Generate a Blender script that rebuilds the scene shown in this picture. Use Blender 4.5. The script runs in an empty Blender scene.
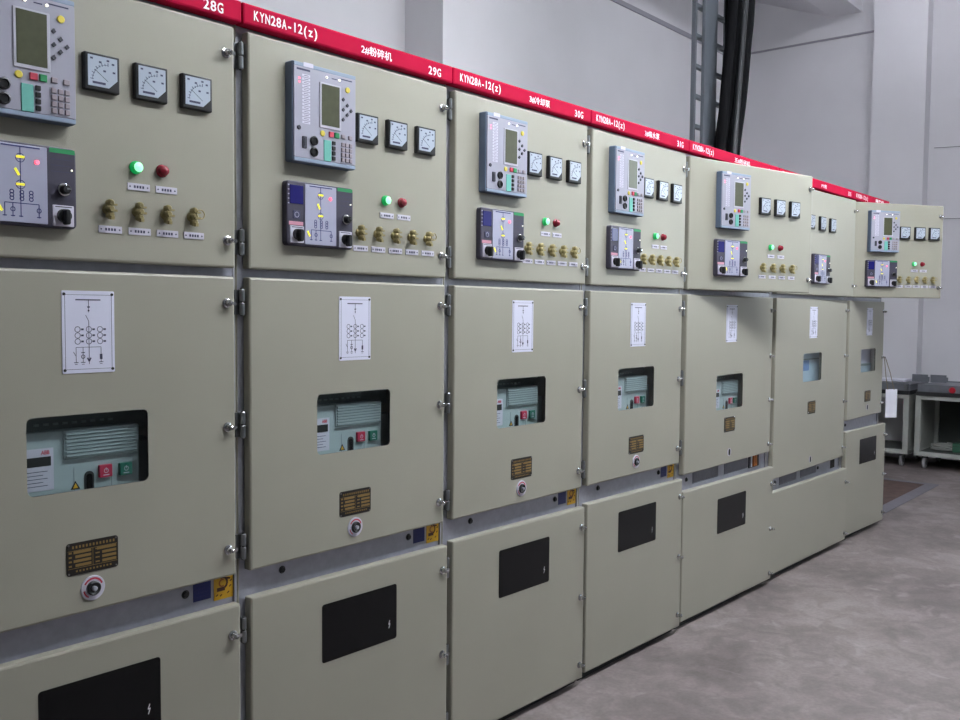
import bpy, math, random
from mathutils import Matrix, Vector
random.seed(7)
PI = math.pi
SC = bpy.context.scene
COL = SC.collection

# ------------------------------------------------------------------ materials
def lin(h):
    h = h.lstrip('#')
    out = []
    for i in (0, 2, 4):
        c = int(h[i:i+2], 16) / 255
        out.append(c/12.92 if c <= .04045 else ((c+.055)/1.055)**2.4)
    return (*out, 1)

def mat(name, col, rough=.5, metal=0, noise=0, nscale=20, bump=0, bscale=400, emit=None, estr=0, spec=.5):
    m = bpy.data.materials.new(name); m.use_nodes = True
    nt = m.node_tree; b = nt.nodes['Principled BSDF']
    c = lin(col)
    b.inputs['Base Color'].default_value = c
    b.inputs['Roughness'].default_value = rough
    b.inputs['Metallic'].default_value = metal
    b.inputs['Specular IOR Level'].default_value = spec
    if noise or bump:
        tc = nt.nodes.new('ShaderNodeTexCoord')
    if noise:
        n = nt.nodes.new('ShaderNodeTexNoise'); n.inputs['Scale'].default_value = nscale
        n.inputs['Detail'].default_value = 6
        r = nt.nodes.new('ShaderNodeValToRGB')
        r.color_ramp.elements[0].position = .3; r.color_ramp.elements[1].position = .7
        r.color_ramp.elements[0].color = tuple(v*(1-noise) for v in c[:3]) + (1,)
        r.color_ramp.elements[1].color = tuple(min(1, v*(1+noise)) for v in c[:3]) + (1,)
        nt.links.new(tc.outputs['Object'], n.inputs['Vector'])
        nt.links.new(n.outputs['Fac'], r.inputs['Fac'])
        nt.links.new(r.outputs['Color'], b.inputs['Base Color'])
    if bump:
        n2 = nt.nodes.new('ShaderNodeTexNoise'); n2.inputs['Scale'].default_value = bscale
        bp = nt.nodes.new('ShaderNodeBump'); bp.inputs['Strength'].default_value = bump
        bp.inputs['Distance'].default_value = .001
        nt.links.new(tc.outputs['Object'], n2.inputs['Vector'])
        nt.links.new(n2.outputs['Fac'], bp.inputs['Height'])
        nt.links.new(bp.outputs['Normal'], b.inputs['Normal'])
    if emit:
        b.inputs['Emission Color'].default_value = lin(emit)
        b.inputs['Emission Strength'].default_value = estr
    return m

M = dict(
    paint=mat('cabinet paint', '#9e9b8d', .38, noise=.03, nscale=3, bump=.25, bscale=500),
    galv=mat('galvanised steel', '#a6a7b2', .45, .35, noise=.08, nscale=40),
    dark=mat('dark steel', '#2a2b2c', .6),
    plinth=mat('black plinth', '#121213', .7),
    red=mat('red header enamel', '#b30b38', .7, spec=.08),
    white=mat('white lettering', '#f2eef2', .6),
    chrome=mat('chrome', '#c9c9cc', .18, 1),
    hinge=mat('hinge steel', '#85878a', .35, .8),
    case=mat('grey blue relay case', '#5d6c83', .5),
    face=mat('pale relay face', '#9f9eac', .5),
    trimblue=mat('pale blue trim', '#8b9ab0', .5),
    lcd=mat('green grey display', '#4a4c38', .3, noise=.1, nscale=60),
    lcdrim=mat('display surround', '#bdbcc6', .25),
    yellow=mat('yellow key', '#d9c64a', .5),
    keyred=mat('red key', '#c03a4e', .5),
    keygreen=mat('green key', '#1f8a52', .5),
    keygrey=mat('grey key', '#9c9298', .5),
    keydark=mat('dark key', '#3a3a44', .5),
    teal=mat('teal panel', '#68b3a5', .5),
    black=mat('black plastic', '#17171a', .4),
    slate=mat('slate plastic', '#3d3a4a', .5),
    panelw=mat('mimic panel', '#a9aabf', .4),
    navy=mat('navy ink', '#2a2d6a', .6),
    ink=mat('dark ink', '#3c3c58', .6),
    bluelcd=mat('blue display', '#1f1d63', .25),
    diagram=mat('pale diagram plate', '#dcdcee', .45),
    label=mat('white label', '#cbc8d6', .5),
    dial=mat('meter dial', '#b4bdcb', .25),
    brass=mat('brass', '#a89b70', .35, .7, noise=.2, nscale=200),
    gold=mat('brass print', '#8f7544', .5, .3),
    plateblk=mat('black nameplate', '#1a1512', .45),
    redlamp=mat('red lamp lens', '#8e1f30', .25),
    greenlamp=mat('lit green lamp', '#8fe8b0', .3, emit='#9cffc8', estr=1.0),
    greenhalo=mat('green halo on lamp collar', '#0f8f4a', .3, emit='#10c060', estr=.35),  # lamp's green halo painted as a glow on collar and lens side
    ledy=mat('lit yellow bar', '#e8e23a', .5, emit='#fff04a', estr=.55),
    ledr=mat('lit red led', '#ff6a78', .5, emit='#ff5068', estr=2.5),
    ledw=mat('lit white led', '#ffffff', .5, emit='#fffbe0', estr=1.6),
    breaker=mat('breaker front', '#a4b1b4', .5, noise=.04, nscale=8),
    breakerdark=mat('breaker upper', '#7a8685', .6),
    blueface=mat('pale blue metering truck', '#a9bccb', .5),
    sky=mat('blue truck label', '#5f83b8', .5),
    btnred=mat('red push button', '#b02346', .4),
    btngreen=mat('green push button', '#1c6a58', .4),
    stickerblue=mat('blue sticker', '#1d2668', .4),
    stickeryel=mat('yellow sticker', '#d3a326', .45),
    brown=mat('brown print', '#4a2a1a', .5),
    orange=mat('orange print', '#a35a1e', .5),
    grille=mat('dark grille', '#4a4e56', .6),
    sight=mat('dark acrylic', '#0b0c0e', .25, spec=.25),
    floor=None, wall=None,
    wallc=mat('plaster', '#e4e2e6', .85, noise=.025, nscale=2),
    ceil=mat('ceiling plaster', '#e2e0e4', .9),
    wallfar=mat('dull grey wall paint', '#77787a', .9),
    trimgrey=mat('grey trim', '#a19fa8', .8),
    traygrey=mat('grey cable tray', '#5b6067', .5, .2, noise=.05, nscale=10),
    cable=mat('black cable sheath', '#09090c', .8, spec=.12),
    cable2=mat('grey black cable sheath', '#202225', .5),
    cartpaint=mat('cart paint', '#b4b7b1', .5, noise=.06, nscale=8),
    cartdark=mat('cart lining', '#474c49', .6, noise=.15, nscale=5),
    carttop=mat('cart top steel', '#83868e', .4, .4, noise=.1, nscale=12),
    rubber=mat('caster rubber', '#a7a7ab', .5),
    redknob=mat('red knob', '#c32235', .35),
    clearc=mat('pale cable', '#9fa19c', .4),
    boxgreen=mat('green box', '#35624c', .5),
    paper=mat('white paper', '#e9e8f2', .7),
    string=mat('brown string', '#8f8272', .8),
    pitplate=mat('reddish pit plate', '#54413b', .8, noise=.25, nscale=12, bump=.5, bscale=80),
    pitframe=mat('grey pit frame', '#706d75', .6, .2, noise=.08, nscale=15),
    tube=mat('lit fluorescent tube', '#ffffff', .5, emit='#f2f8ff', estr=112),
    tubefill=mat('added fill light tube', '#ffffff', .5, emit='#f2f6ff', estr=15),  # for the added fill lights over the cabinets
    lampcase=mat('lamp housing', '#d8d8da', .5),
)

def floor_mat():
    m = bpy.data.materials.new('worn concrete'); m.use_nodes = True
    nt = m.node_tree; b = nt.nodes['Principled BSDF']
    tc = nt.nodes.new('ShaderNodeTexCoord')
    def noise(sc, det, dist=0):
        n = nt.nodes.new('ShaderNodeTexNoise'); n.inputs['Scale'].default_value = sc
        n.inputs['Detail'].default_value = det; n.inputs['Distortion'].default_value = dist
        nt.links.new(tc.outputs['Object'], n.inputs['Vector']); return n
    def ramp(n, a, ca, bb, cb):
        r = nt.nodes.new('ShaderNodeValToRGB')
        r.color_ramp.elements[0].position = a; r.color_ramp.elements[0].color = ca
        r.color_ramp.elements[1].position = bb; r.color_ramp.elements[1].color = cb
        nt.links.new(n.outputs['Fac'], r.inputs['Fac']); return r
    big = ramp(noise(1.6, 8, .6), .36, lin('#6d6462'), .66, lin('#8a807e'))
    mid = ramp(noise(7, 8, 1.2), .38, (.80, .79, .79, 1), .62, (1.05, 1.04, 1.05, 1))
    fine = ramp(noise(60, 6), .35, (.9, .9, .9, 1), .65, (1.06, 1.06, 1.06, 1))
    chip = ramp(noise(6, 5, 1.0), .60, (0, 0, 0, 1), .78, (.4, .4, .4, 1))
    def mul(a, c):
        x = nt.nodes.new('ShaderNodeMix'); x.data_type = 'RGBA'; x.blend_type = 'MULTIPLY'
        x.inputs[0].default_value = 1
        nt.links.new(a, x.inputs[6]); nt.links.new(c, x.inputs[7]); return x.outputs[2]
    c = mul(mul(big.outputs['Color'], mid.outputs['Color']), fine.outputs['Color'])
    mx = nt.nodes.new('ShaderNodeMix'); mx.data_type = 'RGBA'
    nt.links.new(chip.outputs['Color'], mx.inputs[0]); nt.links.new(c, mx.inputs[6])
    mx.inputs[7].default_value = lin('#b3a9a8')
    nt.links.new(mx.outputs[2], b.inputs['Base Color'])
    b.inputs['Roughness'].default_value = .62
    bp = nt.nodes.new('ShaderNodeBump'); bp.inputs['Strength'].default_value = .2; bp.inputs['Distance'].default_value = .004
    nt.links.new(noise(30, 6).outputs['Fac'], bp.inputs['Height']); nt.links.new(bp.outputs['Normal'], b.inputs['Normal'])
    return m
M['floor'] = floor_mat()

def pane_mat():
    m = bpy.data.materials.new('clear acrylic pane'); m.use_nodes = True
    nt = m.node_tree; nt.nodes.remove(nt.nodes['Principled BSDF'])
    out = nt.nodes['Material Output']
    t = nt.nodes.new('ShaderNodeBsdfTransparent'); t.inputs['Color'].default_value = (.95, .98, .98, 1)
    g = nt.nodes.new('ShaderNodeBsdfGlossy'); g.inputs['Roughness'].default_value = .04
    fr = nt.nodes.new('ShaderNodeFresnel'); fr.inputs['IOR'].default_value = 1.45
    mx = nt.nodes.new('ShaderNodeMixShader')
    ge = nt.nodes.new('ShaderNodeNewGeometry'); sb = nt.nodes.new('ShaderNodeMath'); sb.operation = 'SUBTRACT'; sb.inputs[0].default_value = 1
    ml = nt.nodes.new('ShaderNodeMath'); ml.operation = 'MULTIPLY'
    nt.links.new(ge.outputs['Backfacing'], sb.inputs[1]); nt.links.new(fr.outputs[0], ml.inputs[0]); nt.links.new(sb.outputs[0], ml.inputs[1])
    nt.links.new(ml.outputs[0], mx.inputs[0]); nt.links.new(t.outputs[0], mx.inputs[1]); nt.links.new(g.outputs[0], mx.inputs[2])
    nt.links.new(mx.outputs[0], out.inputs['Surface'])
    return m
M['pane'] = pane_mat()

# ------------------------------------------------------------------ mesh building
class MB:
    def __init__(s, *mats): s.v = []; s.f = []; s.mi = []; s.mats = list(mats)
    def add(s, vs, fs, m=0):
        o = len(s.v); s.v += [tuple(p) for p in vs]
        for f in fs: s.f.append([o+i for i in f]); s.mi.append(m)
    def box(s, x0, x1, y0, y1, z0, z1, m=0):
        vs = [(x, y, z) for x in (x0, x1) for y in (y0, y1) for z in (z0, z1)]
        s.add(vs, [(0,1,3,2), (4,6,7,5), (0,4,5,1), (2,3,7,6), (0,2,6,4), (1,5,7,3)], m)
    @staticmethod
    def rr(x0, x1, z0, z1, r, n):
        r = max(r, 1e-5); pts = []
        for cx, cz, a in ((x1-r, z1-r, 0), (x0+r, z1-r, 90), (x0+r, z0+r, 180), (x1-r, z0+r, 270)):
            for i in range(n+1):
                t = math.radians(a+90*i/n); pts.append((cx+r*math.cos(t), cz+r*math.sin(t)))
        return pts
    def loops(s, L, m=0, closed=True):
        n = len(L[0]); vs = [p for l in L for p in l]; fs = []
        for k in range(len(L)-1):
            for i in range(n):
                j = (i+1) % n
                if not closed and j == 0: continue
                fs.append((k*n+i, k*n+j, (k+1)*n+j, (k+1)*n+i))
        s.add(vs, fs, m)
    def plate(s, x0, x1, z0, z1, yf, yb, r=.002, bev=.002, m=0, hole=None, n=4, holey=None, grow=0, hm=None):
        """plate with rounded corners, front at yf (towards -y), back at yb"""
        def lp(ins, y):
            return [(x, y, z) for x, z in s.rr(x0+ins, x1-ins, z0+ins, z1-ins, max(r-ins, 1e-4), n)]
        L = [lp(0, yb), lp(0, yf+bev), lp(bev*.3, yf+bev*.3), lp(bev, yf)]
        s.loops(L, m)
        N = 4*(n+1)
        if hole:
            hx0, hx1, hz0, hz1, hr = hole
            hy = yb if holey is None else holey
            inner = [(x, z) for x, z in s.rr(hx0, hx1, hz0, hz1, hr, n)]
            s.loops([L[-1], [(x, yf, z) for x, z in inner]], m)
            s.loops([[(x, yf, z) for x, z in inner], [(x, hy, z) for x, z in inner]], m if hm is None else hm)
            back = [(x, z) for x, z in s.rr(hx0-grow, hx1+grow, hz0-grow, hz1+grow, hr, n)]
            s.loops([L[0], [(x, yb, z) for x, z in back]], m)
            if grow: s.loops([[(x, yb, z) for x, z in back], [(x, hy, z) for x, z in back], [(x, hy, z) for x, z in inner]], m)
        else:
            s.add(L[-1], [tuple(range(N))], m); s.add(L[0], [tuple(reversed(range(N)))], m)
    def lathe(s, prof, n=20, m=0, cx=0, cz=0, cap=True):
        """profile of (radius, y) pairs round an axis along y"""
        L = [[(cx+r*math.cos(2*PI*i/n), y, cz+r*math.sin(2*PI*i/n)) for i in range(n)] for r, y in prof]
        s.loops(L, m)
        if cap:
            s.add(L[0], [tuple(range(n))], m); s.add(L[-1], [tuple(range(n))], m)
    def tube(s, path, r, n=10, m=0, cap=True):
        P = [Vector(p) for p in path]; L = []
        up = Vector((0, 0, 1)); prev = None
        for i, p in enumerate(P):
            d = (P[min(i+1, len(P)-1)] - P[max(i-1, 0)]).normalized()
            if prev is None:
                a = d.cross(up)
                if a.length < .1: a = d.cross(Vector((1, 0, 0)))
            else:
                a = prev - d*prev.dot(d)
            a.normalize(); prev = a; b = d.cross(a)
            L.append([tuple(p + (a*math.cos(2*PI*k/n) + b*math.sin(2*PI*k/n))*r) for k in range(n)])
        s.loops(L, m)
        if cap:
            s.add(L[0], [tuple(range(n))], m); s.add(L[-1], [tuple(range(n))], m)
    def prism(s, pts, yf, yb, m=0):
        n = len(pts)
        a = [(x, yf, z) for x, z in pts]; b = [(x, yb, z) for x, z in pts]
        s.loops([b, a], m); s.add(a, [tuple(range(n))], m); s.add(b, [tuple(range(n))], m)
    def line(s, x0, z0, x1, z1, w, y, m=0, t=.0004):
        d = Vector((x1-x0, z1-z0)); L = d.length
        if L < 1e-6: return
        d /= L; q = Vector((-d.y, d.x))*w/2
        s.prism([(x0-q.x, z0-q.y), (x1-q.x, z1-q.y), (x1+q.x, z1+q.y), (x0+q.x, z0+q.y)], y-t, y, m)
    def ringline(s, cx, cz, r, w, y, m=0, a0=0, a1=360, n=16):
        for i in range(n):
            t0 = math.radians(a0+(a1-a0)*i/n); t1 = math.radians(a0+(a1-a0)*(i+1)/n)
            s.line(cx+r*math.cos(t0), cz+r*math.sin(t0), cx+r*math.cos(t1), cz+r*math.sin(t1), w, y, m)
    def mesh(s, name):
        me = bpy.data.meshes.new(name); me.from_pydata(s.v, [], s.f); me.update()
        for m in s.mats: me.materials.append(M[m])
        for p, i in zip(me.polygons, s.mi): p.material_index = i
        import bmesh
        bm = bmesh.new(); bm.from_mesh(me)
        bmesh.ops.remove_doubles(bm, verts=bm.verts, dist=1e-6)
        bmesh.ops.recalc_face_normals(bm, faces=bm.faces)
        bm.to_mesh(me); bm.free()
        me.set_sharp_from_angle(angle=math.radians(32))
        for p in me.polygons: p.use_smooth = p.area < .0012 and max(abs(c) for c in p.normal) < .996
        return me

CACHE = {}
def cached(key, fn):
    if key not in CACHE: CACHE[key] = fn().mesh(str(key)) if not isinstance(key, tuple) else fn().mesh(str(key[0]))
    return CACHE[key]

def part(name, me, parent=None, mtx=None, loc=(0, 0, 0), label=None):
    o = bpy.data.objects.new(name, me); COL.objects.link(o)
    T = Matrix.Translation(loc)
    o.parent = parent
    o.matrix_basis = (mtx @ T) if mtx is not None else T
    if label: o['label'] = label
    return o
def tag(o, label, cat, group=None):
    o['label'] = label; o['category'] = cat
    if group: o['group'] = group
    return o
def root(name, loc, label, cat, group=None, rz=0):
    o = bpy.data.objects.new(name, None); COL.objects.link(o)
    o.location = loc; o.rotation_euler = (0, 0, rz); o.empty_display_size = .1
    return tag(o, label, cat, group)
def struct(name, mb):
    o = part(name, mb.mesh(name)); o['kind'] = 'structure'; return o

TXT = {}
def mono_mesh(s, h, w, m='white'):
    key = ('mono', s, h, w)
    if key in TXT: return TXT[key]
    cell = w/len(s); V, Fc = [], []
    for i, ch in enumerate(s):
        me = text_mesh(ch, 1, None, .014, m, raw=True)
        xs = [v.co.x for v in me.vertices]; x0, x1 = min(xs), max(xs)
        k = h/.70; sx = min(k, cell*.84/max(x1-x0, 1e-6)); o = len(V)
        for v in me.vertices: V.append((cell*(i+.5)+(v.co.x-(x0+x1)/2)*sx, -v.co.z*.03, (v.co.y-.35)*k))
        for p in me.polygons: Fc.append([o+q for q in p.vertices])
        bpy.data.meshes.remove(me)
    out = bpy.data.meshes.new('lettering'); out.from_pydata(V, [], Fc); out.update(); out.materials.append(M[m])
    TXT[key] = out; return out
def text_mesh(s, h, w=None, bold=.012, m='white', raw=False):
    key = (s, h, w, m)
    if not raw and key in TXT: return TXT[key]
    cu = bpy.data.curves.new('lettering', 'FONT'); cu.body = s; cu.size = 1; cu.offset = bold; cu.extrude = .012
    cu.resolution_u = 3
    ob = bpy.data.objects.new('tmp', cu); COL.objects.link(ob)
    dg = bpy.context.evaluated_depsgraph_get(); dg.update()
    me = bpy.data.meshes.new_from_object(ob.evaluated_get(dg))
    bpy.data.objects.remove(ob)
    if raw: return me
    xs = [v.co.x for v in me.vertices]; ys = [v.co.y for v in me.vertices]
    x0, x1, y0, y1 = min(xs), max(xs), min(ys), max(ys)
    sy = h/(y1-y0); sx = (w/(x1-x0)) if w else sy
    for v in me.vertices:
        v.co = ((v.co.x-x0)*sx, -v.co.z*.03, (v.co.y-(y0+y1)/2)*sy)
    me.materials.clear(); me.materials.append(M[m]); me.name = 'lettering'
    TXT[key] = me
    return me

# ------------------------------------------------------------------ small device meshes
def m_latch():
    b = MB('chrome')
    b.lathe([(.0125, 0), (.0125, -.003), (.009, -.0045)], 18)
    b.lathe([(.0085, -.004), (.0085, -.016), (.0065, -.0185)], 6)
    b.lathe([(.0055, -.018), (.0055, -.024), (.003, -.026)], 12)
    b.box(.003, .019, -.016, -.010, -.0045, .0035)
    return b
def m_hinge():
    b = MB('hinge', 'dark')
    for z0, z1 in ((-.034, -.0015), (.0015, .034)):
        L = [[(r*math.cos(2*PI*i/14), r*math.sin(2*PI*i/14), z) for i in range(14)] for r, z in ((.0065, z0), (.0078, z0+.002), (.0078, z1-.002), (.0065, z1))]
        b.loops(L, 0); b.add(L[0], [tuple(range(14))]); b.add(L[-1], [tuple(range(14))])
    b.box(-.016, -.001, .008, .0145, -.032, .032, 0)
    b.tube([(0, 0, -.036), (0, 0, .036)], .004, 8, 1)
    return b
def m_meter():
    b = MB('black'); b.plate(-.041, .041, -.041, .041, -.014, .006, .003, .003); return b
def m_dial():
    b = MB('dial', 'ink', 'black')
    b.prism([(-.034, -.032), (.014, -.032), (.034, -.013), (.034, .035), (-.034, .035)], -.0155, -.0135)
    y = -.0155
    b.ringline(.012, -.018, .036, .0008, y, 1, 88, 180, 12)
    for i in range(9):
        a = math.radians(90+i*11); r0, r1 = .034, .039 if i % 2 else .041
        b.line(.012+r0*math.cos(a), -.018+r0*math.sin(a), .012+r1*math.cos(a), -.018+r1*math.sin(a), .0014, y, 1)
    b.line(.012, -.018, -.018, .004, .0009, y, 2)
    b.line(-.024, -.024, .006, -.024, .005, y, 1)
    for x, z in ((-.026, .028), (-.006, .022), (.012, .028), (.024, .022), (.026, .004), (.004, .004)):
        b.line(x-.003, z, x+.003, z, .004, y, 1)
    return b
def m_lamp_base(m):
    def f():
        b = MB('chrome', m); b.lathe([(.0155, 0), (.0155, -.0025)], 22); b.lathe([(.0152, -.0025), (.0150, -.005), (.0125, -.007)], 22, 1); return b
    return f
def m_lens(m):
    def f():
        b = MB(m, 'greenhalo' if m == 'greenlamp' else m)
        b.lathe([(.0125, -.004), (.0125, -.012), (.0112, -.016)], 22, 1, cap=False); b.lathe([(.0112, -.016), (.007, -.0195), (.0015, -.021)], 22); return b
    return f
def m_lamp_label():
    b = MB('label', 'ink'); b.plate(-.028, .028, -.008, .008, -.002, 0, .0008, .0005)
    for i in range(4): b.line(-.0105+i*.007, -.003, -.0105+i*.007, .003, .0045, -.002, 1)
    for x in (-.022, .022): b.lathe([(.002, -.002), (.0018, -.0026)], 8, 1, x, 0)
    return b
def m_switch():
    b = MB('brass')
    b.lathe([(.0125, 0), (.0125, -.004), (.010, -.006)], 18)
    b.plate(-.006, .006, -.020, .020, -.020, -.004, .003, .002)
    for z, r in ((.014, .0085), (.0, .0095), (-.014, .0085)):
        b.lathe([(r, -.008), (r, -.018), (r*.6, -.022)], 10, 0, 0, z)
    b.box(-.004, .012, -.024, -.016, -.006, -.001); b.box(-.002, .013, -.022, -.016, .008, .012)
    b.box(-.004, .004, -.026, -.018, -.024, -.016)
    return b
def m_ring():
    b = MB('brass')
    L = [(.012+.011*math.cos(2*PI*i/18), -.022, .006+.011*math.sin(2*PI*i/18)) for i in range(19)]
    b.tube(L, .0013, 6); return b

# protection relay, local origin at centre of its back, 0.22 x 0.258, face at y=-0.032
RW, RH, RY = .223, .264, -.032
def rx(f): return (f-.5)*RW
def rz(f): return (.5-f)*RH
def m_relay_case():
    b = MB('case'); b.plate(-RW/2, RW/2, -RH/2, RH/2, RY+.004, .02, .006, .003); return b
def m_relay_face():
    b = MB('face', 'trimblue', 'label', 'ink', 'ledr')
    b.plate(rx(.02), rx(.99), rz(.955), rz(.045), RY, RY+.0045, .003, .001)
    b.plate(rx(.02), rx(.99), rz(.045), rz(.006), RY, RY+.0045, .002, .001, 1)
    b.plate(rx(.02), rx(.99), rz(.994), rz(.957), RY, RY+.0045, .002, .001, 1)
    b.line(rx(.16), rz(.02), rx(.31), rz(.02), .012, RY, 2)          # white sticker on the top rim
    b.line(rx(.06), rz(.075), rx(.26), rz(.075), .005, RY, 3)
    for i in range(14):
        z = rz(.13+i*.036)
        b.line(rx(.14), z, rx(.26), z, .0062, RY, 2)
        b.line(rx(.165), z, rx(.235), z, .0012, RY-.0004, 3)
        if i in (1, 2): b.line(rx(.085), z, rx(.11), z, .0045, RY, 4)
    b.line(rx(.74), rz(.075), rx(.93), rz(.075), .003, RY, 3)
    b.line(rx(.60), rz(.093), rx(.68), rz(.093), .0025, RY, 3)
    return b
def key_mesh(w, h, m, r=.001, t=.004):
    def f():
        b = MB(m); b.plate(-w/2, w/2, -h/2, h/2, -t, .001, r, .0008); return b
    return f
def disc_mesh(rad, t, m, n=18, cone=.8):
    def f():
        b = MB(m); b.lathe([(rad, .001), (rad, -t*.7), (rad*cone, -t)], n); return b
    return f
def m_lcd():
    b = MB('lcdrim', 'lcd')
    b.plate(rx(.405), rx(.745), rz(.62), rz(.155), -.0025, .001, .002, .001)
    b.plate(rx(.432), rx(.716), rz(.59), rz(.170), -.0032, 0, .001, .0004, 1)
    return b
def m_arrow():
    b = MB('keydark'); b.prism([(-.005, 0), (0, -.005), (.005, 0), (0, .006)], -.0035, .001); return b
def m_port():
    b = MB('black'); b.lathe([(.0125, .001), (.0125, -.005), (.0095, -.006), (.0085, -.002)], 20); return b
def m_socket():
    b = MB('keydark'); b.plate(-.007, .007, -.016, .016, -.004, .001, .002, .001); b.box(-.003, .003, -.006, -.003, -.010, .010); return b

def relay(parent, D, x, z, dim=False):
    r = part('protection_relay', cached('protection_relay', m_relay_case), parent, D, (x, 0, z))
    part('face_plate', cached('face_plate', m_relay_face), r)
    Y = RY
    part('display_screen', cached('display_screen', m_lcd), r, loc=(0, Y, 0))
    def p(name, key, fn, fx, fz, label=None): return part(name, cached(key, fn), r, loc=(rx(fx), Y, rz(fz)), label=label)
    for fx in (.518, .721): p('status_led', 'status_led', disc_mesh(.003, .003, 'ledw', 10), fx, .093)
    for fx, fz in ((.854, .175), (.451, .676)): p('function_key', 'yellow_key', disc_mesh(.008, .003, 'yellow', 16), fx, fz, 'round yellow key')
    p('function_key', 'red_key', key_mesh(.0155, .0145, 'keyred'), .586, .672, 'square red key')
    p('function_key', 'green_key', key_mesh(.0155, .0145, 'keygreen'), .675, .672, 'square green key')
    for fx in (.781, .898): p('function_key', 'grey_key', key_mesh(.013, .011, 'keygrey'), fx, .672, 'small grey key')
    for fx, fz in ((.781, .284), (.847, .338), (.781, .39), (.908, .388), (.845, .438), (.779, .493)): p('arrow_key', 'arrow_key', m_arrow, fx, fz)
    for fz in (.769, .882): p('round_port', 'round_port', m_port, .315, fz)
    p('socket', 'socket', m_socket, .17, .80)
    p('lock_button', 'lock_button', disc_mesh(.006, .003, 'keydark', 12), .09, .66)
    p('teal_panel', 'teal_panel', key_mesh(.025, .057, 'teal', .001, .002), .527, .846)
    for k in range(4): p('side_key', 'side_key', key_mesh(.0105, .010, 'black'), .626, .757+k*.053)
    for i in range(3):
        for j in range(4): p('number_key', 'number_key', key_mesh(.0105, .0105, 'keygrey'), .775+i*.064, .755+j*.053)
    return r

# switching status unit, centre origin, 0.233 x 0.168, face at y=-0.02
UW, UH, UY = .234, .173, -.020
def ux(f): return (f-.5)*UW
def uz(f): return (.5-f)*UH
def m_unit():
    b = MB('slate', 'panelw', 'keygreen', 'ink')
    b.plate(-UW/2, UW/2, -UH/2, UH/2, UY, .02, .010, .004)
    for i in range(3):
        b.line(ux(.76), uz(.15+i*.075), ux(.96), uz(.15+i*.075), .0012, UY, 3)
    b.line(ux(.75), uz(.045), ux(.985), uz(.045), .0095, UY, 2)
    for i in range(5): b.line(ux(.015), uz(.07+i*.07), ux(.035), uz(.07+i*.07), .003, UY, 1)
    return b
def m_mimic():
    b = MB('panelw', 'navy')
    b.plate(ux(.255), ux(.725), uz(.965), uz(.03), UY-.002, UY+.001, .002, .0008)
    y = UY-.002; W = .0016
    b.line(ux(.32), uz(.055), ux(.66), uz(.055), .0028, y, 1)
    for fx in (.485,): b.line(ux(fx), uz(.06), ux(fx), uz(.90), W, y, 1)
    for fx in (.408, .495, .577):
        for k in range(3): b.ringline(ux(fx), uz(.60+k*.04), .004, .0018, y, 1, n=10)
    b.line(ux(.345), uz(.735), ux(.645), uz(.735), W, y, 1)
    for fx in (.345, .415, .645): b.line(ux(fx), uz(.735), ux(fx), uz(.90), W, y, 1)
    for fx in (.345, .415, .485, .645): b.line(ux(fx-.018), uz(.89), ux(fx+.018), uz(.89), .002, y, 1)
    for fx in (.415, .645): b.ringline(ux(fx), uz(.81), .0045, .0016, y, 1, n=10); 
    b.ringline(ux(.485), uz(.19), .009, .0012, y, 1); b.ringline(ux(.485), uz(.51), .009, .0012, y, 1)
    return b
def m_bar(dx, dz):
    def f():
        b = MB('ledy'); b.line(-dx, -dz, dx, dz, .0048, 0, 0, .0012); return b
    return f
def m_knob(m1='chrome'):
    def f():
        b = MB(m1, 'black'); b.lathe([(.014, .001), (.014, -.005), (.011, -.006)], 20)
        b.lathe([(.0105, -.005), (.0095, -.018), (.008, -.020)], 18, 1)
        b.box(-.002, .008, -.0215, -.018, -.001, .003, 0); return b
    return f
def m_handle():
    b = MB('label', 'black', 'keydark')
    b.plate(-.023, .023, -.0225, .0225, -.003, .001, .002, .001)
    b.lathe([(.015, -.003), (.014, -.012)], 20, 1)
    b.plate(-.006, .006, -.020, .013, -.026, -.010, .005, .003, 1)
    b.line(-.018, .019, .018, .019, .002, -.003, 2)
    return b
def m_minibtn():
    b = MB('ink', 'panelw'); b.plate(-.012, .012, -.011, .011, -.002, .001, .002, .0006)
    b.ringline(0, 0, .007, .0012, -.002, 1, n=12); return b
def m_tiny_led():
    b = MB('ledw'); b.lathe([(.0022, .001), (.0018, -.002)], 8); return b
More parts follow.
